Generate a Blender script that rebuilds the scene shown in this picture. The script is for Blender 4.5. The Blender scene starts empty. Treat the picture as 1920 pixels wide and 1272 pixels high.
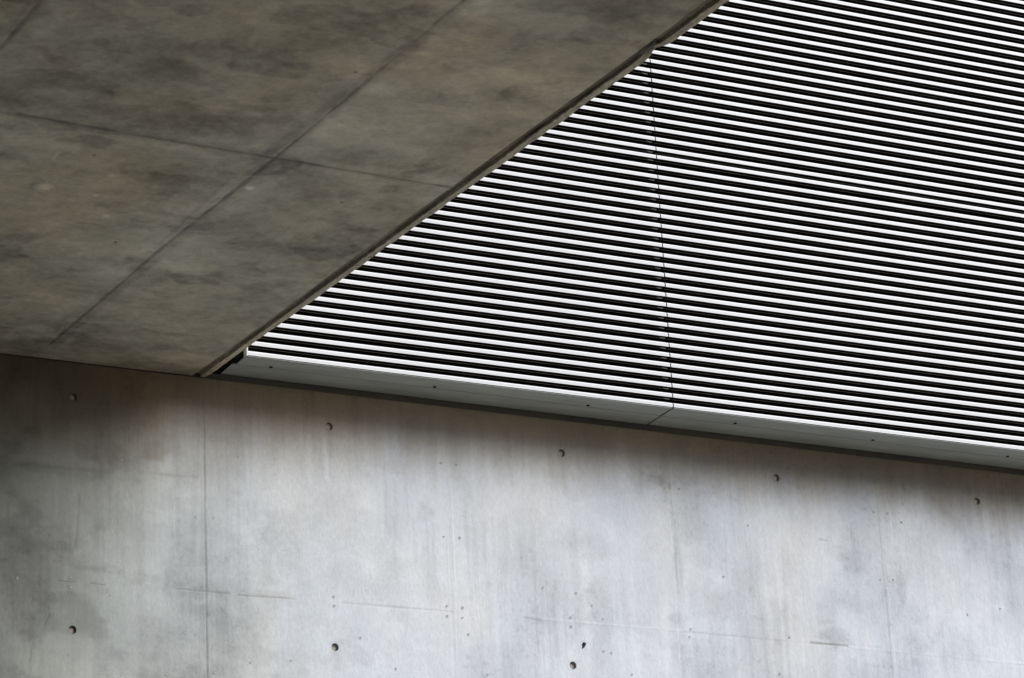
# tuning values
WALLC = (.512,.556,.630)
CEILC = (.405,.388,.332)
SUN, SUN_ANG, SUN_EL, SUN_AZ, SKY, EXPO = 1.5, 48, 43, 57, .016, 2.36
WD = [([(-1.906,6.189),(-1.908,5.771),(-1.908,5.433),(-1.911,5.049)],0.0052,0.38),([(-2.584,5.425),(-2.508,5.425)],0.0052,0.5),([(-2.436,5.426),(-2.376,5.424)],0.0065,0.6),([(-2.06,5.435),(-1.801,5.433)],0.0065,0.6),([(-1.269,5.436),(-0.719,5.44)],0.0065,0.4),([(-0.355,5.442),(-0.274,5.438)],0.0091,0.6),([(0.467,5.439),(1.048,5.44)],0.0052,0.3),([(1.167,5.442),(1.371,5.442)],0.0091,0.8),([(1.631,5.948),(1.633,5.76)],0.0052,0.2),([(0.462,5.985),(0.463,5.815)],0.0078,0.5),([(-2.488,5.811),(-2.505,5.583)],0.0104,0.35),([(-2.619,5.275),(-2.645,5.22)],0.0078,0.4),([(-2.691,5.147),(-2.707,5.065)],0.0104,0.35),([(-2.117,5.945),(-1.943,5.948)],0.013,0.25),([(-2.842,5.923),(-2.338,5.932)],0.0156,0.3),([(-1.764,5.431),(-1.499,5.434)],0.0047,0.6),([(-0.735,5.985),(-0.742,5.458)],0.0047,0.15),([(1.26,5.962),(1.311,5.961)],0.0065,0.5),([(0.468,5.444),(2.271,5.435)],0.0047,0.2),([(1.921,6.248),(2.095,6.1)],0.052,0.12)]
WL = [([(-0.707,6.064),(-0.703,5.786),(-0.714,5.135)],0.0052,0.5),([(0.46,6.32),(0.462,6.024),(0.464,5.66)],0.0057,0.7),([(1.685,6.14),(1.682,5.993)],0.0065,0.6),([(1.631,5.733),(1.633,5.52),(1.632,5.304)],0.0057,0.35),([(-0.273,5.443),(0.468,5.447)],0.0057,0.5),([(1.376,5.439),(2.398,5.431)],0.0065,0.5),([(-1.415,6.192),(-1.408,5.968)],0.026,0.4),([(-1.337,6.201),(-1.324,6.001)],0.0182,0.35),([(-1.723,6.259),(-1.714,6.061)],0.0208,0.25),([(-0.926,5.566),(-0.66,5.564)],0.078,0.12),([(-0.033,5.771),(-0.028,5.618)],0.0468,0.2)]
WB = [((1.297,5.488),0.104,0.062,0.5),((-1.913,5.438),0.143,0.045,0.35),((-0.833,5.894),0.047,0.078,0.35),((-1.008,5.82),0.036,0.21,0.22),((-0.828,5.674),0.047,0.252,0.22),((0.467,5.751),0.036,0.126,0.35),((1.435,5.89),0.13,0.084,0.28),((1.081,5.805),0.057,0.112,0.25),((0.012,5.813),0.156,0.07,0.2),((0.363,6.186),0.068,0.05,0.5),((0.443,5.504),0.047,0.039,0.3),((-1.225,5.212),0.104,0.078,0.2),((-1.803,5.347),0.13,0.154,0.22),((-2.099,5.228),0.234,0.084,0.15),((-2.697,5.32),0.104,0.168,0.2),((0.479,6.184),0.156,0.05,0.18),((-0.315,5.43),0.078,0.022,0.25),((0.519,5.369),0.182,0.039,0.1),((-2.628,5.917),0.182,0.039,0.3),((-2.447,5.911),0.073,0.039,0.3),((1.714,5.767),0.036,0.112,0.3),((1.428,5.662),0.117,0.056,0.15),((-2.266,5.665),0.156,0.14,0.15),((1.796,5.373),0.104,0.056,0.2),((2.204,5.673),0.104,0.168,0.15)]
WR = [((-1.81,6.337),0.338,0.078,0.7),((-1.608,6.247),0.234,0.084,0.6),((-1.295,6.281),0.156,0.062,0.5),((-0.542,6.338),0.442,0.045,0.4),((0.592,6.329),0.52,0.05,0.5),((1.493,6.328),0.442,0.056,0.5),((-2.337,6.141),0.416,0.14,0.5),((-1.575,5.437),0.156,0.028,0.15),((0.423,6.205),0.047,0.07,0.5),((2.275,6.283),0.182,0.084,0.3),((-1.09,6.126),0.312,0.07,0.25),((-0.135,6.174),0.364,0.05,0.25)]
DOTS = [(-1.952,6.134),(-1.869,6.136),(-1.953,5.767),(-1.87,5.77),(-1.955,5.449),(-1.955,5.401),(-1.307,5.46),(-1.305,5.419),(-0.75,6.139),(-0.674,6.139),(-0.752,5.789),(-0.671,5.791),(-0.752,5.464),(-0.672,5.463),(-0.752,5.417),(-0.675,5.416),(-0.121,5.463),(-0.121,5.42),(0.424,6.139),(0.499,6.141),(-2.524,5.445),(-2.524,5.402),(-2.761,5.422),(-2.362,5.397),(-2.534,5.106),(-2.299,5.04),(-1.957,5.076),(-1.874,5.078),(-2.009,5.244),(-1.96,5.239),(0.512,5.458),(0.503,5.419),(1.05,5.459),(1.591,6.131),(1.672,6.133),(1.593,5.788),(1.668,5.795),(0.868,5.995),(1.748,6.094),(0.042,5.315),(0.083,5.31),(0.049,5.469),(-1.801,6.166),(-1.789,6.13),(-1.747,6.065),(-2.293,5.995),(-2.113,6.075),(-2.738,5.965),(2.287,5.701),(2.088,5.655),(0.981,5.277),(0.712,5.728),(-1.015,5.155),(-0.561,5.161),(0.183,5.217),(-0.649,5.341),(-1.184,5.283),(-0.006,5.528),(-0.257,5.591),(-2.096,5.055),(-1.707,5.133),(-1.519,5.154),(-0.086,5.582)]
TIES = [(-2.515,6.256),(-1.304,6.255),(-0.122,6.254),(1.048,6.253),(2.214,6.249),(-2.517,5.216),(-1.306,5.232),(-0.121,5.238)]
CHIP = (-0.06,5.337)
CD = [([(-3.67,-2.685),(-3.132,-2.652),(-2.682,-2.636)],0.0182,0.75),([(-2.682,-2.636),(-1.96,-2.616)],0.0104,0.75),([(-2.689,-0.206),(-2.703,-1.57),(-2.682,-2.636)],0.013,0.8),([(-2.682,-2.636),(-2.686,-4.207)],0.0104,0.8),([(-2.725,-2.664),(-2.679,-3.913)],0.0442,0.5),([(-2.67,-0.255),(-2.687,-1.666)],0.0364,0.3),([(-3.917,-3.222),(-3.924,-3.662)],0.013,0.6),([(-2.752,-2.32),(-2.732,-1.612)],0.0156,0.3),([(-2.278,-2.616),(-1.96,-2.616)],0.0052,0.3),([(-2.752,-0.619),(-2.725,-0.067)],0.0416,0.3)]
CL = [([(-2.718,-2.291),(-2.709,-1.724),(-2.735,-0.894)],0.104,0.5),([(-3.274,-2.761),(-2.771,-2.674)],0.0572,0.42),([(-3.313,-2.597),(-2.666,-2.523)],0.026,0.2),([(-2.531,-2.507),(-1.985,-2.459)],0.0572,0.2),([(-2.666,-2.295),(-2.664,-2.339),(-2.631,-2.328)],0.0078,0.9),([(-2.653,-3.164),(-2.648,-3.199)],0.0065,0.8),([(-3.422,-2.394),(-3.412,-2.31)],0.0052,0.6),([(-2.689,-3.769),(-2.62,-4.189)],0.078,0.15),([(-2.564,-2.966),(-2.433,-2.954)],0.0104,0.3),([(-2.413,-2.434),(-2.243,-2.538)],0.0416,0.15)]
CB = [((-3.353,-3.276),(0.099,-0.043),(0.052,0.134),0.3),((-2.479,-3.683),(0.036,-0.016),(0.025,0.051),0.35),((-2.175,-3.481),(0.052,-0.023),(0.021,0.04),0.4),((-2.107,-3.221),(0.063,-0.028),(0.028,0.056),0.4),((-2.27,-2.382),(0.059,-0.025),(0.029,0.064),0.4),((-2.204,-2.185),(0.064,-0.027),(0.03,0.066),0.4),((-3.03,-2.906),(0.103,-0.045),(0.023,0.057),0.35),((-3.467,-2.8),(0.153,-0.067),(0.038,0.105),0.3),((-3.732,-3.007),(0.149,-0.065),(0.146,0.426),0.25),((-3.223,-1.77),(0.11,-0.047),(0.039,0.114),0.15),((-2.363,-1.803),(0.115,-0.049),(0.049,0.117),0.2),((-2.679,-1.176),(0.118,-0.05),(0.048,0.126),0.2),((-2.517,-4.139),(0.096,-0.042),(0.016,0.031),0.25),((-2.149,-4.228),(0.065,-0.029),(0.043,0.079),0.15),((-2.899,-3.971),(0.079,-0.035),(0.046,0.1),0.2),((-2.917,-2.523),(0.106,-0.045),(0.028,0.072),0.2),((-2.077,-0.166),(0.086,-0.036),(0.029,0.074),0.3),((-2.12,-1.114),(0.101,-0.043),(0.038,0.091),0.25),((-2.997,-3.585),(0.131,-0.057),(0.056,0.129),0.15),((-2.564,-3.328),(0.085,-0.037),(0.021,0.045),0.15)]
CP = [((-3.351,-2.026),(0.037,-0.016),(0.015,0.043),0.8),((-3.142,-2.016),(0.013,-0.005),(0.006,0.017),0.6),((-3.161,-2.237),(0.015,-0.006),(0.006,0.016),0.5),((-2.869,-2.133),(0.01,-0.003),(0.007,0.017),0.4),((-3.239,-1.377),(0.042,-0.018),(0.017,0.048),0.3),((-3.028,-1.82),(0.016,-0.008),(0.008,0.022),0.4),((-2.647,-2.315),(0.016,-0.007),(0.009,0.021),0.9)]
CR = [((-3.162,-2.297),(0.214,-0.092),(0.079,0.212),0.5),((-3.247,-2.95),(0.237,-0.103),(0.073,0.19),0.5),((-2.932,-3.249),(0.135,-0.059),(0.078,0.183),0.4),((-2.161,-0.866),(0.328,-0.137),(0.168,0.412),0.4),((-3.005,-3.78),(0.193,-0.084),(0.073,0.167),0.3),((-2.922,-0.778),(0.119,-0.05),(0.093,0.269),0.4),((-1.747,-1.714),(0.157,-0.066),(0.114,0.245),0.2)]
CPIT = [(-3.291,-2.409),(-2.751,-3.508),(-2.269,-2.306),(-2.89,-1.545)]
DRAIN = [(-1.646,-0.158),(-0.841,-0.161),(-0.05,-0.152),(0.744,-0.148),(1.522,-0.142),(2.317,-0.139)]
import bpy, math
import numpy as np
sc = bpy.context.scene
COL = sc.collection
R = math.radians

# ------------------------------------------------------------------ helpers
def link(o, parent=None):
    COL.objects.link(o)
    if parent: o.parent = parent
    return o
def empty(name, loc, label, cat, group=None):
    o = bpy.data.objects.new(name, None); o.location = loc; o.empty_display_size = .2
    o['label'] = label; o['category'] = cat
    if group: o['group'] = group
    return link(o)
def mesh_np(name, V, F, mats, parent=None, loc=None, smooth=False, midx=None, tint=None):
    me = bpy.data.meshes.new(name)
    me.from_pydata([tuple(v) for v in V] if not isinstance(V, np.ndarray) else V.tolist(), [],
                   F.tolist() if isinstance(F, np.ndarray) else F)
    for m in (mats if isinstance(mats, (list, tuple)) else [mats]): me.materials.append(m)
    if midx is not None: me.polygons.foreach_set('material_index', np.array(midx, dtype=np.int32))
    if smooth: me.polygons.foreach_set('use_smooth', np.ones(len(me.polygons), dtype=bool))
    if tint is not None:
        a = me.color_attributes.new('tint', 'FLOAT_COLOR', 'POINT')
        c = np.ones((len(me.vertices), 4), dtype=np.float32); c[:, :3] = tint
        a.data.foreach_set('color', c.ravel())
    me.update()
    o = bpy.data.objects.new(name, me)
    if loc: o.location = loc
    return link(o, parent)
def box(V, F, x0, x1, y0, y1, z0, z1):
    n = len(V)
    V += [(x0,y0,z0),(x1,y0,z0),(x1,y1,z0),(x0,y1,z0),(x0,y0,z1),(x1,y0,z1),(x1,y1,z1),(x0,y1,z1)]
    F += [(n,n+3,n+2,n+1),(n+4,n+5,n+6,n+7),(n,n+1,n+5,n+4),(n+1,n+2,n+6,n+5),(n+2,n+3,n+7,n+6),(n+3,n,n+4,n+7)]

def vnoise(x, y, seed):
    xi = np.floor(x).astype(np.int64); yi = np.floor(y).astype(np.int64)
    fx = x - xi; fy = y - yi
    fx = fx*fx*(3-2*fx); fy = fy*fy*(3-2*fy)
    def h(a, b):
        n = (a*374761393 + b*668265263 + seed*974634777) & 0xffffffff
        n = ((n ^ (n >> 13))*1274126177) & 0xffffffff
        return ((n ^ (n >> 16)) & 0xffff)/65535.
    return (h(xi,yi)*(1-fx)+h(xi+1,yi)*fx)*(1-fy)+(h(xi,yi+1)*(1-fx)+h(xi+1,yi+1)*fx)*fy
def fbm(x, y, seed, n=4, g=.5):
    s = 0; a = 1; t = 0
    for i in range(n):
        s = s + a*vnoise(x*2**i + 17.3*i, y*2**i + 5.1*i, seed+i); t += a; a *= g
    return s/t                                   # 0..1, mean about .5
def sstep(a, b, x):
    t = np.clip((x-a)/(b-a), 0, 1); return t*t*(3-2*t)
def pick(gx, gy, pts, pad):
    p = np.array(pts); return ((gx > p[:,0].min()-pad) & (gx < p[:,0].max()+pad) & (gy > p[:,1].min()-pad) & (gy < p[:,1].max()+pad))
def stroke(acc, gx, gy, pts, w, s, soft=.6, seed=3, fade=True):
    w = max(w, .005); m = pick(gx, gy, pts, 3*w+.02)
    x = gx[m]; y = gy[m]
    wob = (fbm(x*9, y*9, seed+50, 3)-.5)*w*1.2
    best = np.full(x.shape, 9.)
    for (ax, ay), (bx, by) in zip(pts[:-1], pts[1:]):
        dx, dy = bx-ax, by-ay; L = dx*dx+dy*dy
        t = np.clip(((x-ax)*dx+(y-ay)*dy)/L, 0, 1)
        best = np.minimum(best, np.hypot(x-ax-t*dx, y-ay-t*dy))
    v = 1-sstep(w*(.5-soft*.4), w*(.5+soft*.5), np.abs(best+wob*.5))
    if fade: v = v*(.45+.9*fbm(x*14, y*14, seed+9, 3))
    acc[m] = np.maximum(acc[m], v*s)
def blob(acc, gx, gy, c, u, v, s, seed, rough=1.):
    # c centre, u/v half axes (vectors)
    det = u[0]*v[1]-u[1]*v[0]
    pad = 2.0*max(abs(u[0])+abs(v[0]), abs(u[1])+abs(v[1]))
    m = pick(gx, gy, [c], pad)
    x = gx[m]-c[0]; y = gy[m]-c[1]
    a = (x*v[1]-y*v[0])/det; b = (y*u[0]-x*u[1])/det
    d = np.hypot(a, b) + rough*(fbm(a*1.7+seed, b*1.7, seed, 4, .6)-.5)*1.3
    acc[m] = np.maximum(acc[m], (1-sstep(.35, 1.25, d))*s)

# ------------------------------------------------------------------ materials
def new_mat(name):
    m = bpy.data.materials.new(name); m.use_nodes = True
    nt = m.node_tree; b = nt.nodes['Principled BSDF']
    return m, nt, b
def N(nt, t, **k):
    n = nt.nodes.new(t)
    for a, v in k.items():
        if a in n.inputs: n.inputs[a].default_value = v
        else: setattr(n, a, v)
    return n
def concrete(name, base, grain=.10, cloud=.12, tint=True, scale=(1,1,1), rough=.85, bump=.25, pits=True):
    m, nt, b = new_mat(name); L = nt.links.new
    tc = N(nt, 'ShaderNodeTexCoord'); mp = N(nt, 'ShaderNodeMapping'); mp.inputs['Scale'].default_value = scale
    L(tc.outputs['Object'], mp.inputs['Vector'])
    def noise(sc_, det, r=.6):
        n = N(nt, 'ShaderNodeTexNoise', Scale=sc_, Detail=det, Roughness=r); L(mp.outputs[0], n.inputs['Vector']); return n
    def rng(src, lo, hi, a=.3, c=.7):
        r = N(nt, 'ShaderNodeMapRange'); r.inputs['From Min'].default_value = a; r.inputs['From Max'].default_value = c
        r.inputs['To Min'].default_value = lo; r.inputs['To Max'].default_value = hi; L(src, r.inputs['Value']); return r
    n1 = noise(2.2, 5); n2 = noise(60, 4, .7); n3 = noise(220, 3, .8)
    r1 = rng(n1.outputs['Fac'], 1-cloud, 1+cloud); r2 = rng(n2.outputs['Fac'], 1-grain, 1+grain); r3 = rng(n3.outputs['Fac'], 1-grain*.9, 1+grain*.9)
    mu = N(nt, 'ShaderNodeMath', operation='MULTIPLY'); L(r1.outputs[0], mu.inputs[0]); L(r2.outputs[0], mu.inputs[1])
    mu2 = N(nt, 'ShaderNodeMath', operation='MULTIPLY'); L(mu.outputs[0], mu2.inputs[0]); L(r3.outputs[0], mu2.inputs[1])
    val = mu2.outputs[0]
    if pits:
        vo = N(nt, 'ShaderNodeTexVoronoi', Scale=26.0); L(tc.outputs['Object'], vo.inputs['Vector'])
        sel = N(nt, 'ShaderNodeMath', operation='GREATER_THAN'); sel.inputs[1].default_value = .80
        sx = N(nt, 'ShaderNodeSeparateColor'); L(vo.outputs['Color'], sx.inputs[0]); L(sx.outputs[0], sel.inputs[0])
        siz = N(nt, 'ShaderNodeMath', operation='MULTIPLY'); L(sx.outputs[1], siz.inputs[0]); siz.inputs[1].default_value = .085
        lt = N(nt, 'ShaderNodeMath', operation='LESS_THAN'); L(vo.outputs['Distance'], lt.inputs[0]); L(siz.outputs[0], lt.inputs[1])
        an = N(nt, 'ShaderNodeMath', operation='MULTIPLY'); L(sel.outputs[0], an.inputs[0]); L(lt.outputs[0], an.inputs[1])
        pr = N(nt, 'ShaderNodeMath', operation='MULTIPLY_ADD'); L(an.outputs[0], pr.inputs[0]); pr.inputs[1].default_value = -.28; pr.inputs[2].default_value = 1
        mu3 = N(nt, 'ShaderNodeMath', operation='MULTIPLY'); L(val, mu3.inputs[0]); L(pr.outputs[0], mu3.inputs[1]); val = mu3.outputs[0]
    # slow hue drift between a cool and a warm grey
    n4 = noise(1.1, 3)
    hue = N(nt, 'ShaderNodeMix', data_type='RGBA'); L(rng(n4.outputs['Fac'], 0, 1).outputs[0], hue.inputs[0])
    hue.inputs[6].default_value = (base[0]*.975, base[1], base[2]*1.03, 1); hue.inputs[7].default_value = (base[0]*1.03, base[1], base[2]*.95, 1)
    vm = N(nt, 'ShaderNodeVectorMath', operation='SCALE'); L(hue.outputs[2], vm.inputs[0]); L(val, vm.inputs['Scale'])
    out = vm.outputs[0]
    if tint:
        at = N(nt, 'ShaderNodeAttribute', attribute_name='tint')
        v2 = N(nt, 'ShaderNodeVectorMath', operation='MULTIPLY'); L(out, v2.inputs[0]); L(at.outputs['Color'], v2.inputs[1]); out = v2.outputs[0]
    L(out, b.inputs['Base Color'])
    b.inputs['Roughness'].default_value = rough; b.inputs['Specular IOR Level'].default_value = .3
    bp = N(nt, 'ShaderNodeBump', Strength=bump, Distance=.004); L(n2.outputs['Fac'], bp.inputs['Height']); L(bp.outputs[0], b.inputs['Normal'])
    return m
def paint(name, col, rough=.4, metallic=0., var=.06, scale=8., spec=.5, stretch=(1,1,1)):
    m, nt, b = new_mat(name); L = nt.links.new
    tc = N(nt, 'ShaderNodeTexCoord'); mp = N(nt, 'ShaderNodeMapping'); mp.inputs['Scale'].default_value = stretch
    L(tc.outputs['Object'], mp.inputs['Vector'])
    n = N(nt, 'ShaderNodeTexNoise', Scale=scale, Detail=5.0); L(mp.outputs[0], n.inputs['Vector'])
    r = N(nt, 'ShaderNodeMapRange'); r.inputs['From Min'].default_value = .3; r.inputs['From Max'].default_value = .7
    r.inputs['To Min'].default_value = 1-var; r.inputs['To Max'].default_value = 1+var; L(n.outputs['Fac'], r.inputs['Value'])
    vm = N(nt, 'ShaderNodeVectorMath', operation='SCALE'); vm.inputs[0].default_value = col; L(r.outputs[0], vm.inputs['Scale'])
    L(vm.outputs[0], b.inputs['Base Color']); b.inputs['Roughness'].default_value = rough
    b.inputs['Metallic'].default_value = metallic; b.inputs['Specular IOR Level'].default_value = spec
    return m

M_WALL = concrete('pale_cast_concrete', WALLC, scale=(1,1,.55), cloud=.07, grain=.07)
M_CEIL = concrete('weathered_soffit_concrete', CEILC, scale=(1,1,1), cloud=.10, grain=.09, bump=.3, pits=True)
M_EDGE = concrete('drip_edge_concrete', CEILC, scale=(1,1,1), cloud=.15, grain=.16, bump=.6, pits=False)
M_PLUG = concrete('tie_plug_mortar', (.40,.38,.35), tint=False, grain=.12, pits=False)
M_NAIL = concrete('filled_nail_hole', (.31,.315,.32), tint=False, pits=False)
M_STRIP = concrete('shade_dark_concrete', (.12,.117,.108), tint=False, cloud=.2)  # concrete darkened to hold recess shade and stain under the soffit tray
M_WHITE = paint('white_coated_metal', (.47,.49,.53), rough=.4, var=.05, scale=5, stretch=(.6,1,3))
M_SLOT_SHADE = paint('slot_shade_black', (.0035,.0033,.0035), rough=.7, var=.2, spec=.05)  # near-black colour stands in for the shade deep between the slats
M_LUMP = concrete('broken_mortar', (.11,.105,.09), tint=False, grain=.3, pits=False)
M_RIM = paint('grey_bronze_rim', (.26,.235,.22), rough=.4, var=.3)
M_SOFF = paint('grey_green_coated_sheet', (.38,.41,.40), rough=.45, var=.12, scale=7, stretch=(.4,2.5,1))
M_BLACK = paint('black_hole', (.004,.004,.004), rough=.9, spec=.1)
M_GROUND = concrete('light_paving', (.11,.102,.086), tint=False, scale=(.3,.3,.3), pits=False)

# ------------------------------------------------------------------ concrete wall
TOP = 6.414
wall = empty('concrete_wall', (0,0,0), 'pale concrete wall with round tie holes and faint formwork joints, below the louvres', 'wall')
fx = np.arange(-3.1, 2.75, .005); fz = np.arange(4.86, TOP-.0001, .005)
xs = np.concatenate([np.arange(-20, -3.1, .1), fx, np.arange(fx[-1]+.1, 12, .1)])
zs = np.concatenate([np.arange(-.2, 4.86, .1), fz, [TOP]])
XX, ZZ = np.meshgrid(xs, zs)                           # rows = z
gx, gz = XX.ravel(), ZZ.ravel()
dark = np.zeros_like(gx); light = dark.copy(); smud = dark.copy(); brn = dark.copy()
for i, (p, w, s) in enumerate(WD): stroke(dark, gx, gz, p, w, s*.85, seed=i)
for i, (p, w, s) in enumerate(WL): stroke(light, gx, gz, p, w, s, seed=i+40, soft=.9)
# formwork joints go on beyond what was drawn one by one
for k in (-6,-5,-4,-3,-2,4,5,6,7):
    x0 = -1.91+1.175*k; stroke(dark, gx, gz, [(x0,0),(x0,TOP)], .006, .35, seed=k+90)
for z0 in (5.435-.9*1, 5.435-.9*2, 5.435-.9*3, 5.435-.9*4, 5.435-.9*5): stroke(dark, gx, gz, [(-12,z0),(12,z0)], .006, .3, seed=int(z0*10))
for i, (c, a, b, s) in enumerate(WB): blob(smud, gx, gz, c, (a,0), (0,b), s, 11+i)
for i, (c, a, b, s) in enumerate(WR): blob(brn, gx, gz, c, (a,0), (0,b*1.25), s*1.15, 71+i, 1.2)
# run-off dirt in drips under the wall head, widened to paint in overhang shade
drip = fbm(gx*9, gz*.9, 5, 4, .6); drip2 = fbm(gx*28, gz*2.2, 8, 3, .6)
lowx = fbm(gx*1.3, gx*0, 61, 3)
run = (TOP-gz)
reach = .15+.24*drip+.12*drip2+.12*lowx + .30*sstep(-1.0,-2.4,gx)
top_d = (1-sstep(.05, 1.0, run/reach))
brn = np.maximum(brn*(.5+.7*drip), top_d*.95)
mott = fbm(gx*2.6, gz*2.0, 21, 5, .55); streak = fbm(gx*24, gz*1.1, 25, 4, .6); cloud = fbm(gx*.9, gz*.9, 31, 3)
grit = fbm(gx*42, gz*42, 35, 3, .7)
t = 1.0 - .13*(sstep(.42,.72,mott)) - .09*(streak-.5)*2*(.4+.8*sstep(.4,.6,cloud)) - .05*(cloud-.5)*2 - .07*(fbm(gx*7,gz*3.4,27,4,.6)-.5)*2
t = t - .06*sstep(.52,.62,fbm(gx*60, gz*2.6, 29, 3, .6))*sstep(.45,.6,fbm(gx*2.2+5,gz*1.9,28,3))
t = t - .10*sstep(.60,.75,grit)*sstep(.45,.65,mott)
t = t*(1-.42*smud*(.55+.9*grit))
lft = sstep(-.9,-3.0,gx+.35*(fbm(gx*1.1,gz*1.3,46,3)-.5)*2)                               # darker and yellower towards the left end of the wall
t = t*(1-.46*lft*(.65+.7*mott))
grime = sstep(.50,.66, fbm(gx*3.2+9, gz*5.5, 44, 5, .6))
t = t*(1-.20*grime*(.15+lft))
edge_st = sstep(.50,.535, fbm(gx*2.4+4, gz*3.1, 47, 5, .6)); t = t*(1-.045*edge_st)
colr = np.stack([t, t, t], 1)
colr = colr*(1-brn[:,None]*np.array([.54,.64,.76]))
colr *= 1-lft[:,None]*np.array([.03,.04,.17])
for i, (tx, tz) in enumerate(TIES):
    st = np.zeros_like(gx); stroke(st, gx, gz, [(tx,tz-.01),(tx+.004,tz-.09-.05*(i%3))], .026, .10, soft=1, seed=i+7); colr *= 1-st[:,None]*np.array([.8,.9,1.0])
warm = sstep(.45,.7, fbm(gx*1.7+3, gz*1.2, 51, 4))
colr = colr*(1+warm[:,None]*np.array([.012,-.004,-.035]))
colr = colr*(1-.52*dark[:,None]*np.array([.92,.96,1.0]))
colr = colr*(1+.16*light[:,None])
yy = (fbm(gx*1.3, gz*1.3, 81, 3)-.5)*.006 + dark*.0022 - light*.0016
# each shutter panel stands a hair proud of, or behind, the next
pan = np.floor((gx+1.91)/1.175); yy += ((pan*7) % 3 - 1)*.0007
nz, nx = XX.shape
V = np.stack([gx, yy, gz], 1)
idx = np.arange(nz*nx).reshape(nz, nx)
quad = np.stack([idx[:-1,:-1], idx[:-1,1:], idx[1:,1:], idx[1:,:-1]], -1)
keep = np.ones(quad.shape[:2], bool)
extraV = []; extraF = []; extraT = []
base_n = len(V)
def cut_hole(cx, cz, rx, rz, depth, ang=0., irr=0.):
    """opens a round hole in the sheet: the square of cells is replaced by a ring and a tube"""
    i0 = int(np.searchsorted(xs, cx-max(rx,rz)*1.45))-1; i1 = int(np.searchsorted(xs, cx+max(rx,rz)*1.45))
    j0 = int(np.searchsorted(zs, cz-max(rx,rz)*1.45))-1; j1 = int(np.searchsorted(zs, cz+max(rx,rz)*1.45))
    keep[j0:j1, i0:i1] = False
    loop = [(j0,i) for i in range(i0,i1)]+[(j,i1) for j in range(j0,j1)]+[(j1,i) for i in range(i1,i0,-1)]+[(j,i0) for j in range(j1,j0,-1)]
    outer = [int(idx[a]) for a in loop]; n = len(outer)
    y0 = float(np.mean(yy[outer]))
    st = base_n+len(extraV); rings = []
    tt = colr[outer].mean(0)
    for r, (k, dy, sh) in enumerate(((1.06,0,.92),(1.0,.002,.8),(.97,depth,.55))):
        ring = []
        for q, o in enumerate(outer):
            a = math.atan2(V[o][2]-cz, V[o][0]-cx)
            e = 1+irr*math.sin(3*a+1)+irr*.6*math.sin(5*a)
            px, pz = math.cos(a-ang)*rx*k*e, math.sin(a-ang)*rz*k*e
            extraV.append((cx+px*math.cos(ang)-pz*math.sin(ang), y0+dy, cz+px*math.sin(ang)+pz*math.cos(ang)))
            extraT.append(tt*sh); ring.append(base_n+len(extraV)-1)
        rings.append(ring)
    prev = outer
    for ring in rings:
        for q in range(n): extraF.append((prev[q], prev[(q+1)%n], ring[(q+1)%n], ring[q]))
        prev = ring
    extraF.append(tuple(prev))
    return y0
ties = []
for (tx, tz) in TIES: ties.append((tx, tz, cut_hole(tx, tz, .0165, .0175, .026)))
cut_hole(CHIP[0], CHIP[1], .0085, .017, .016, ang=-.45, irr=.14)
for k in range(-6, 8):                                     # the same tie pattern on the lower lifts and further along
    pass
F = np.concatenate([quad[keep].reshape(-1,4)]).tolist() + extraF
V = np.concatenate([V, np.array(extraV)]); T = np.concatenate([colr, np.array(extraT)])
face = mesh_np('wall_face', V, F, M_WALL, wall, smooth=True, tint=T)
sm = np.ones(len(F), dtype=bool); sm[len(F)-len(extraF):] = False; face.data.polygons.foreach_set('use_smooth', sm)
Vb, Fb = [], []
box(Vb, Fb, -20, 12, .06, .45, -.2, TOP); 
box(Vb, Fb, -20, 12, .019, .45, TOP+.0005, 9.9)
mesh_np('wall_core', Vb, Fb, M_STRIP, wall)
for (tx, tz, y0) in ties:
    # shallow domed mortar plug at the bottom of the tie hole
    vs = [(0,-.002,0)]; fs = []
    for r, dy in ((.006,-.0015),(.012,-.0002),(.0158,.002)):
        for a in range(20): vs.append((r*math.cos(a*math.pi/10), dy, r*1.05*math.sin(a*math.pi/10)))
    for a in range(20):
        fs.append((0, 1+a, 1+(a+1)%20)); 
        for q in (0,1): fs.append((1+q*20+a, 21+q*20+a, 21+q*20+(a+1)%20, 1+q*20+(a+1)%20))
    o = mesh_np('tie_plug', vs, fs, M_PLUG, wall, loc=(tx, y0+.0125, tz), smooth=True)
rng_ = np.random.default_rng(4)
for (dx, dz) in DOTS:
    r = rng_.uniform(.0045,.0068); n = 10; vs = [(0,.0006,0)]; fs = []
    for a in range(n): vs.append((r*rng_.uniform(.8,1.15)*math.cos(a*6.283/n), -.0004, r*rng_.uniform(.8,1.15)*math.sin(a*6.283/n)))
    for a in range(n): vs.append((vs[1+a][0]*1.05, .004, vs[1+a][2]*1.05))
    for a in range(n):
        b = (a+1)%n; fs.append((0,1+a,1+b)); fs.append((1+a,1+n+a,1+n+b,1+b))
    k = int(np.argmin(np.abs(xs-dx))); j = int(np.argmin(np.abs(zs-dz)))
    mesh_np('nail_hole', vs, fs, M_NAIL, wall, loc=(dx, float(yy[j*nx+k])-.0008, dz))

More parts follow.
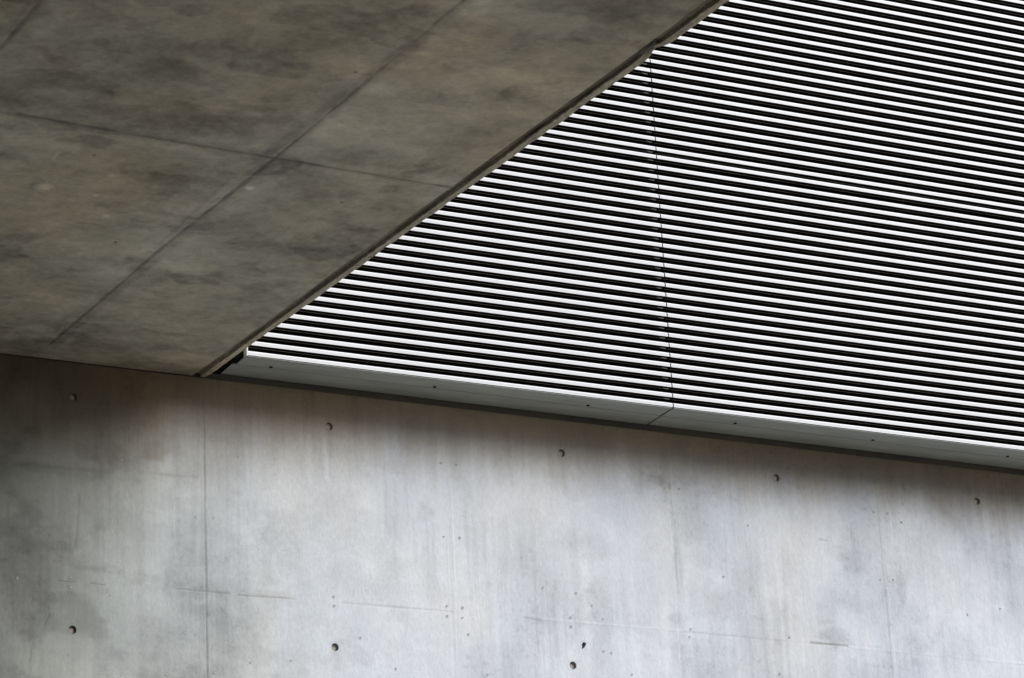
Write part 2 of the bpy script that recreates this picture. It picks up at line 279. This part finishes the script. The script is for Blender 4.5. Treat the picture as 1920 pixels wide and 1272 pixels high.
# ------------------------------------------------------------------ concrete canopy slab (the dark ceiling)
XE = -1.961; SL = .05; Z0 = 6.42
slab = empty('concrete_canopy', (XE,0,Z0), 'dark weathered concrete ceiling slab with crossing seams, left of the white louvres', 'ceiling slab')
cx = np.concatenate([np.arange(-20,-4.4,.1), np.arange(-4.4, XE-.002, .006), [XE]])
cy = np.concatenate([np.arange(-16,-5.0,.1), np.arange(-5.0, -.0001, .008), [-.001]])
CX, CY = np.meshgrid(cx, cy); gx2, gy2 = CX.ravel(), CY.ravel()
dk = np.zeros_like(gx2); lt = dk.copy(); bd = dk.copy(); bp_ = dk.copy(); bb = dk.copy()
for i, (p, w, s) in enumerate(CD):
    stroke(dk, gx2, gy2, p, w*1.25, s*1.1, seed=i+5, soft=.9 if w > .03 else .7)
    if w < .03:
        stroke(dk, gx2, gy2, p, w*1.25+.035, s*.40, seed=i+15, soft=1)
        stroke(lt, gx2, gy2, p, w+.17, s*.42, seed=i+75, soft=1)
for i, (p, w, s) in enumerate(CL): stroke(lt, gx2, gy2, p, w, s, seed=i+25, soft=1.1)
for i, x0 in enumerate((-5.15,-6.38,-7.6,-8.8,-10.1,-11.3)): stroke(dk, gx2, gy2, [(x0,-16),(x0,0)], .009, .6, seed=i)
stroke(dk, gx2, gy2, [(-2.69,-16),(-2.69,-4.2)], .009, .6); stroke(dk, gx2, gy2, [(-3.92,-16),(-3.92,-3.6)], .009, .6); stroke(dk, gx2, gy2, [(-3.92,-3.3),(-3.9,0)], .008, .5)
for i, y0 in enumerate((-5.2,-7.7,-10.2,-12.7)): stroke(dk, gx2, gy2, [(-20,y0),(XE,y0)], .009, .6, seed=i)
stroke(dk, gx2, gy2, [(-20,-2.66),(-3.67,-2.68)], .009, .6)
for i, (c, u, v, s) in enumerate(CB): blob(bd, gx2, gy2, c, u, v, s, 5+i)
for i, (c, u, v, s) in enumerate(CP): blob(bp_, gx2, gy2, c, u, v, s, 35+i, .25)
for i, (c, u, v, s) in enumerate(CR): blob(bb, gx2, gy2, c, u, v, s, 65+i)
a1 = fbm(gx2*2.0, gy2*2.6, 101, 5, .58); a2 = fbm(gx2*5, gy2*6.5, 111, 5, .62); a3 = fbm(gx2*38, gy2*30, 121, 3, .7); a4 = fbm(gx2*1.2, gy2*1.0, 131, 3)
pan2 = np.floor((gx2+2.69)/1.23)*3+np.floor((gy2+2.65)/2.55)*5
t = 1 - .40*(a1-.5)*2 - .40*(a2-.5)*2 - .18*(a3-.5)*2 - .13*(fbm(gx2*11, gy2*12, 155, 4, .65)-.5)*2 + (pan2 % 4 - 1.5)*.03
tr = fbm(gx2*3.3+2, gy2*4.4, 161, 3, .5); t -= .18*sstep(.56,.585,tr)*(.5+a2) ; t += .09*sstep(.60,.64,fbm(gx2*3.9+7, gy2*5, 171, 3, .5))
edge = sstep(-2.8,-2.0,gx2)
t *= 1-.42*bd*(.5+a2) ; t *= 1-.13*bb
t *= 1+.42*lt + .8*bp_
t *= 1-.62*dk
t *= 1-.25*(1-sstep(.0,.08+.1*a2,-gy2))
wm = sstep(.42,.62,fbm(gx2*2.2+4, gy2*1.9, 141, 4)); wm = np.maximum(wm*.55, bb)
tc_ = np.stack([t*(1+.05*wm), t*(1-.015*wm), t*(1-.14*wm)], 1)
tc_ *= 1+lt[:,None]*np.array([-.02,0,.07])
for (px, py) in CPIT:
    d = np.hypot(gx2-px, (gy2-py)*.6); tc_[d < .006] *= .45
zz = Z0+SL*gy2 + dk*(dk > .25)*.003 + (a1-.5)*.004 + (a4-.5)*.008
V = np.stack([gx2, gy2, zz], 1); ny, nx2 = CX.shape
idx2 = np.arange(ny*nx2).reshape(ny, nx2)
F = np.stack([idx2[:-1,:-1], idx2[1:,:-1], idx2[1:,1:], idx2[:-1,1:]], -1).reshape(-1,4)
# tint is in world space: the slab sheet keeps world coordinates, its parent stands at its corner
def rel(Va, o): Va = np.array(Va, float); Va -= np.array(o); return Va
OR = (XE,0,Z0)
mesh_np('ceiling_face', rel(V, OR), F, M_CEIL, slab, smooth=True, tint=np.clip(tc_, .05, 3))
Vb, Fb = [], []
def wedge(x0, x1, y0, y1, dz0, dz1):
    n = len(Vb)
    for z in (dz0, dz1):
        for (x, y) in ((x0,y0),(x1,y0),(x1,y1),(x0,y1)): Vb.append((x,y,Z0+SL*y+z))
    Fb.extend([(n,n+3,n+2,n+1),(n+4,n+5,n+6,n+7),(n,n+1,n+5,n+4),(n+1,n+2,n+6,n+5),(n+2,n+3,n+7,n+6),(n+3,n,n+4,n+7)])
wedge(-20, -1.9225, -16, -.001, .035, .60)
mesh_np('slab_core', rel(Vb, OR), Fb, M_STRIP, slab)
Vb, Fb = [], []; box(Vb, Fb, -10.6, -10.2, -16, -1.5, -.2, 5.55)  # unseen wall added to block bounce light and darken the left
mesh_np('side_light_block', rel(Vb, OR), Fb, M_STRIP, slab)
Vb, Fb = [], []; box(Vb, Fb, -10.15, -3.2, -16, -15.6, -.2, 5.55)  # another unseen blocker, added behind the camera against bounced light
mesh_np('end_light_block', rel(Vb, OR), Fb, M_STRIP, slab)
# rebate and outer lip, extruded along y with chipped, uneven arrises
ey = np.concatenate([np.arange(-16,-5,.1), np.arange(-5.0,-.0001,.010), [-.001]])
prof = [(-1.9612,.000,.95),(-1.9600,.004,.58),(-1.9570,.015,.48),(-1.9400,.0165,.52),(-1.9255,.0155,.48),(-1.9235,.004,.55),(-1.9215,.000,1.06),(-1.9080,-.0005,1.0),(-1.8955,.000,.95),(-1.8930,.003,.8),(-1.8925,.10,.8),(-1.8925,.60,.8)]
Ve, Te = [], []
for y in ey:
    ch = math.exp(-((y+4.075)/.05)**2)
    ch2 = .35*math.exp(-((y+3.28)/.03)**2)+.3*math.exp(-((y+1.9)/.04)**2)+.3*math.exp(-((y+2.45)/.02)**2)+.3*math.exp(-((y+4.4)/.05)**2)
    yv = np.array([y])
    for k, (px, pz, tt) in enumerate(prof):
        n1 = float(fbm(yv*7+k*3.1, yv*0+k, 7, 4)[0])-.5; n2 = float(fbm(yv*45+k*5, yv*0+k, 9, 3, .7)[0])-.5
        dx = (n1*.010+n2*.009) if 1 <= k <= 9 else 0
        dz = n2*.006 if 1 <= k <= 8 else 0
        if k in (1,2): dx -= .016*ch*(1+n2)
        if k in (3,4): dz += .008*ch*n2*4
        if 5 <= k <= 9: dz += .010*(ch+ch2*.5)*(k-4)/4; dx -= (.010*ch+.006*ch2)*(1+2*n2)
        if k == 10: dx -= .004*ch
        Ve.append((px+dx, y, Z0+SL*y+pz+dz))
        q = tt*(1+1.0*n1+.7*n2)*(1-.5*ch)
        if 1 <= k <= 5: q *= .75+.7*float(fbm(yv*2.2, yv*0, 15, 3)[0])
        w = .06*float(fbm(yv*3+k, yv*0, 19, 2)[0]); Te.append((q*(1+w), q, q*(1-w*1.6)))
K = len(prof); Fe = [(a*K+k, (a+1)*K+k, (a+1)*K+k+1, a*K+k+1) for a in range(len(ey)-1) for k in range(K-1)]
mesh_np('drip_edge', rel(Ve, OR), Fe, M_EDGE, slab, smooth=False, tint=np.clip(np.array(Te), .05, 2))
# broken lump of mortar left in the rebate
bl = bpy.data.meshes.new('mortar_lump')
import bmesh
bm = bmesh.new(); bmesh.ops.create_icosphere(bm, subdivisions=3, radius=1)
for v in bm.verts:
    c = v.co; h = float(fbm(np.array([c.x*1.7+5]), np.array([c.y*1.9+c.z*2.3]), 3, 4, .65)[0])
    v.co = c*(.62+.8*h); v.co.x *= .020; v.co.y *= .050; v.co.z *= .012
bm.to_mesh(bl); bm.free(); bl.materials.append(M_LUMP)
o = bpy.data.objects.new('mortar_lump', bl); o.location = (-1.942-XE, -4.085, SL*-4.085+.010); link(o, slab)

# ------------------------------------------------------------------ louvre panels
YF = -.25
def blade_profile(first=False):
    # (y inwards, z up) and a material per edge: 0 white coat, 1 slot shade painted near-black, 2 rim
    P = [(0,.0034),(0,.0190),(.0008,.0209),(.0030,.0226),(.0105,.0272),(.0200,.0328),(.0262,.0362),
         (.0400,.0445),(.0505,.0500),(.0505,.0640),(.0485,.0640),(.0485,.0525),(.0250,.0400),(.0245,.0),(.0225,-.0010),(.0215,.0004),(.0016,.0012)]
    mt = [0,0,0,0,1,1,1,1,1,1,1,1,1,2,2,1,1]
    return P, mt
def make_slat(length, parent, loc, clip):
    P, mt = blade_profile(); n = len(P)
    V = [(0,y,z) for y, z in P]+[(length,y,z) for y, z in P]
    F = []; mi = []
    for k in range(n):
        q = (k+1)%n; F.append((k, k+n, q+n, q)); mi.append(mt[k])
    # end closures, split so that no face is badly concave
    for s in (0, n):
        a = [(0,1,2,3,4,15,16),(4,5,6,12,13,14,15),(6,7,8,11,12),(8,9,10,11)]
        for t in a:
            t = tuple(s+i for i in t); F.append(t if s == 0 else t[::-1]); mi.append(1)
    if clip:                                                # white sliver added to stand in for light coming through the joint
        m = len(V)
        V += [(length-.040,.0150,-.0004),(length-.008,.0150,-.0004),(length-.012,.0180,-.0038),(length-.024,.0180,-.0028),
              (length-.040,.0150,.0020),(length-.008,.0150,.0020),(length-.012,.0180,.0020),(length-.026,.0180,.0020)]
        for f in ((0,3,2,1),(0,1,5,4),(1,2,6,5),(2,3,7,6),(3,0,4,7)): F.append(tuple(m+i for i in f)); mi.append(3)
    return mesh_np('slat', V, F, [M_WHITE, M_SLOT_SHADE, M_RIM, M_WHITE], parent, loc, midx=mi)
def louvre(x0, x1, zl, label, clip, soffit, left_end):
    t = empty('louvre_panel', (x0, YF, zl[0]), label, 'louvre panel', 'louvre panels over the concrete wall')
    L = x1-x0; proto = make_slat(L, t, (0,0,0), clip)
    for z in zl[1:]:
        o = proto.copy(); o.location = (0,float(rng_.normal(0,.0004)),z-zl[0]+float(rng_.normal(0,.0003))); o.rotation_euler = (0,float(rng_.normal(0,.00012)),0); link(o, t)
    H = zl[-1]-zl[0]+.0505
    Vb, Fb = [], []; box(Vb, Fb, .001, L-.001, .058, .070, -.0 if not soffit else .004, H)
    mesh_np('backing_sheet', Vb, Fb, M_SLOT_SHADE, t)
    if left_end:
        Vb, Fb = [], []; box(Vb, Fb, -.0065, -.0005, -.0008, .245, .0002 if soffit else -.004, H)
        mesh_np('end_plate', Vb, Fb, [M_WHITE, M_SOFF], t, midx=[1,1,0,0,1,1])
        if soffit:
            Vb, Fb = [], []; box(Vb, Fb, -.0955, -.0285, .035, .262, -.0015, .9); box(Vb, Fb, -.0280, -.0070, .035, .262, .0040, .9)
            mesh_np('gap_darkener', Vb, Fb, M_BLACK, t)  # black boxes added to darken the open gap beside the slab
    if soffit:
        Vb, Fb = [], []
        x_l = -.006 if left_end else .0025
        Lfull = L; L = L-.0025 if left_end else L
        box(Vb, Fb, x_l, L, .026, .118, -.0002, .0035)                        # front tray
        box(Vb, Fb, x_l-(.022 if left_end else 0), L, .1205, .252, -.0022, .0035) # back tray, lapped a little lower
        box(Vb, Fb, x_l, L, .1165, .1215, .0012, .0030)
        s = mesh_np('soffit_tray', Vb, Fb, M_SOFF, t)
        Vb, Fb = [], []; box(Vb, Fb, 0, L, .0008, .0258, -.0012, -.0001)
        mesh_np('front_lip', Vb, Fb, M_SOFF, t)
        L = Lfull
        for dx, dy in DRAIN:
            if x0 < dx < x1:
                vs = [(0,0,0)]; fs = []
                for a in range(14): vs.append((.0085*math.cos(a*math.pi/7), .0068*math.sin(a*math.pi/7), 0))
                for a in range(14): vs.append((vs[1+a][0], vs[1+a][1], .003))
                for a in range(14):
                    b = (a+1)%14; fs.append((0,1+b,1+a)); fs.append((1+a,1+b,15+b,15+a))
                h = mesh_np('drain_hole', vs, fs, M_BLACK, s, loc=(dx-x0, -.15-YF, -.0031))
    return t
XJ0, XJ1 = .3475, .3530
low = [6.4484]+[6.4464+.05052*k for k in range(1, 25)]
upp = [7.7133]+[7.7563+.05175*k for k in range(0, 39)]
louvre(-1.796, XJ0, low, 'white louvre panel below the thick dark band, left of the thin vertical joint', True, True, True)
louvre(XJ1, 7.4, low, 'white louvre panel below the thick dark band, right of the thin vertical joint', False, True, False)
louvre(-1.796, XJ0, upp, 'small white louvre corner above the thick dark band, left of the vertical joint', True, False, True)
louvre(XJ1, 7.4, upp, 'large white louvre panel above the thick dark band, right of the vertical joint', False, False, False)

# ------------------------------------------------------------------ ground
Vg, Fg = [], []
Vg = [(-400,-400,0),(400,-400,0),(400,400,0),(-400,400,0)]; Fg = [(0,1,2,3)]
g = mesh_np('ground', Vg, Fg, M_GROUND); g['kind'] = 'structure'


# ------------------------------------------------------------------ light, sky, camera
w = bpy.data.worlds.new('World'); sc.world = w; w.use_nodes = True
nt = w.node_tree; bg = nt.nodes['Background']
sky = nt.nodes.new('ShaderNodeTexSky'); sky.sky_type = 'NISHITA'; sky.sun_disc = False
sky.sun_elevation = R(SUN_EL); sky.sun_rotation = R(180-SUN_AZ); sky.air_density = 1.0; sky.dust_density = 4.0; sky.ozone_density = 1.0
nt.links.new(sky.outputs[0], bg.inputs[0]); bg.inputs[1].default_value = SKY
sd = bpy.data.lights.new('sun', 'SUN'); sd.energy = SUN; sd.angle = R(SUN_ANG); sd.color = (1.0,.98,.95)
so = bpy.data.objects.new('sun', sd); link(so)
from mathutils import Vector, Matrix
# SUN_AZ: degrees to the right of straight in front of the wall
dv = Vector((math.sin(R(SUN_AZ))*math.cos(R(SUN_EL)), -math.cos(R(SUN_AZ))*math.cos(R(SUN_EL)), math.sin(R(SUN_EL))))
so.rotation_euler = dv.to_track_quat('Z','Y').to_euler(); so.location = dv*30
cd = bpy.data.cameras.new('camera'); cam = bpy.data.objects.new('camera', cd); link(cam)
cd.sensor_width = 36; cd.lens = 113.824; cd.clip_end = 2000; cd.clip_start = .1
rt = Vector((.89125769,-.45110905,-.04647972)); dn = Vector((.11584905,.32557015,-.93839388)); fw = Vector((.43845038,.83096613,.34242745))
m = Matrix((rt, -dn, -fw)).transposed().to_4x4(); m.translation = (-7.0,-12.598,1.6)
cam.matrix_world = m
sc.camera = cam
sc.view_settings.view_transform = 'Standard'; sc.view_settings.look = 'None'; sc.view_settings.exposure = EXPO; sc.view_settings.gamma = 1.0
sc.view_settings.use_curve_mapping = False
sc.cycles.max_bounces = 8; sc.cycles.diffuse_bounces = 5
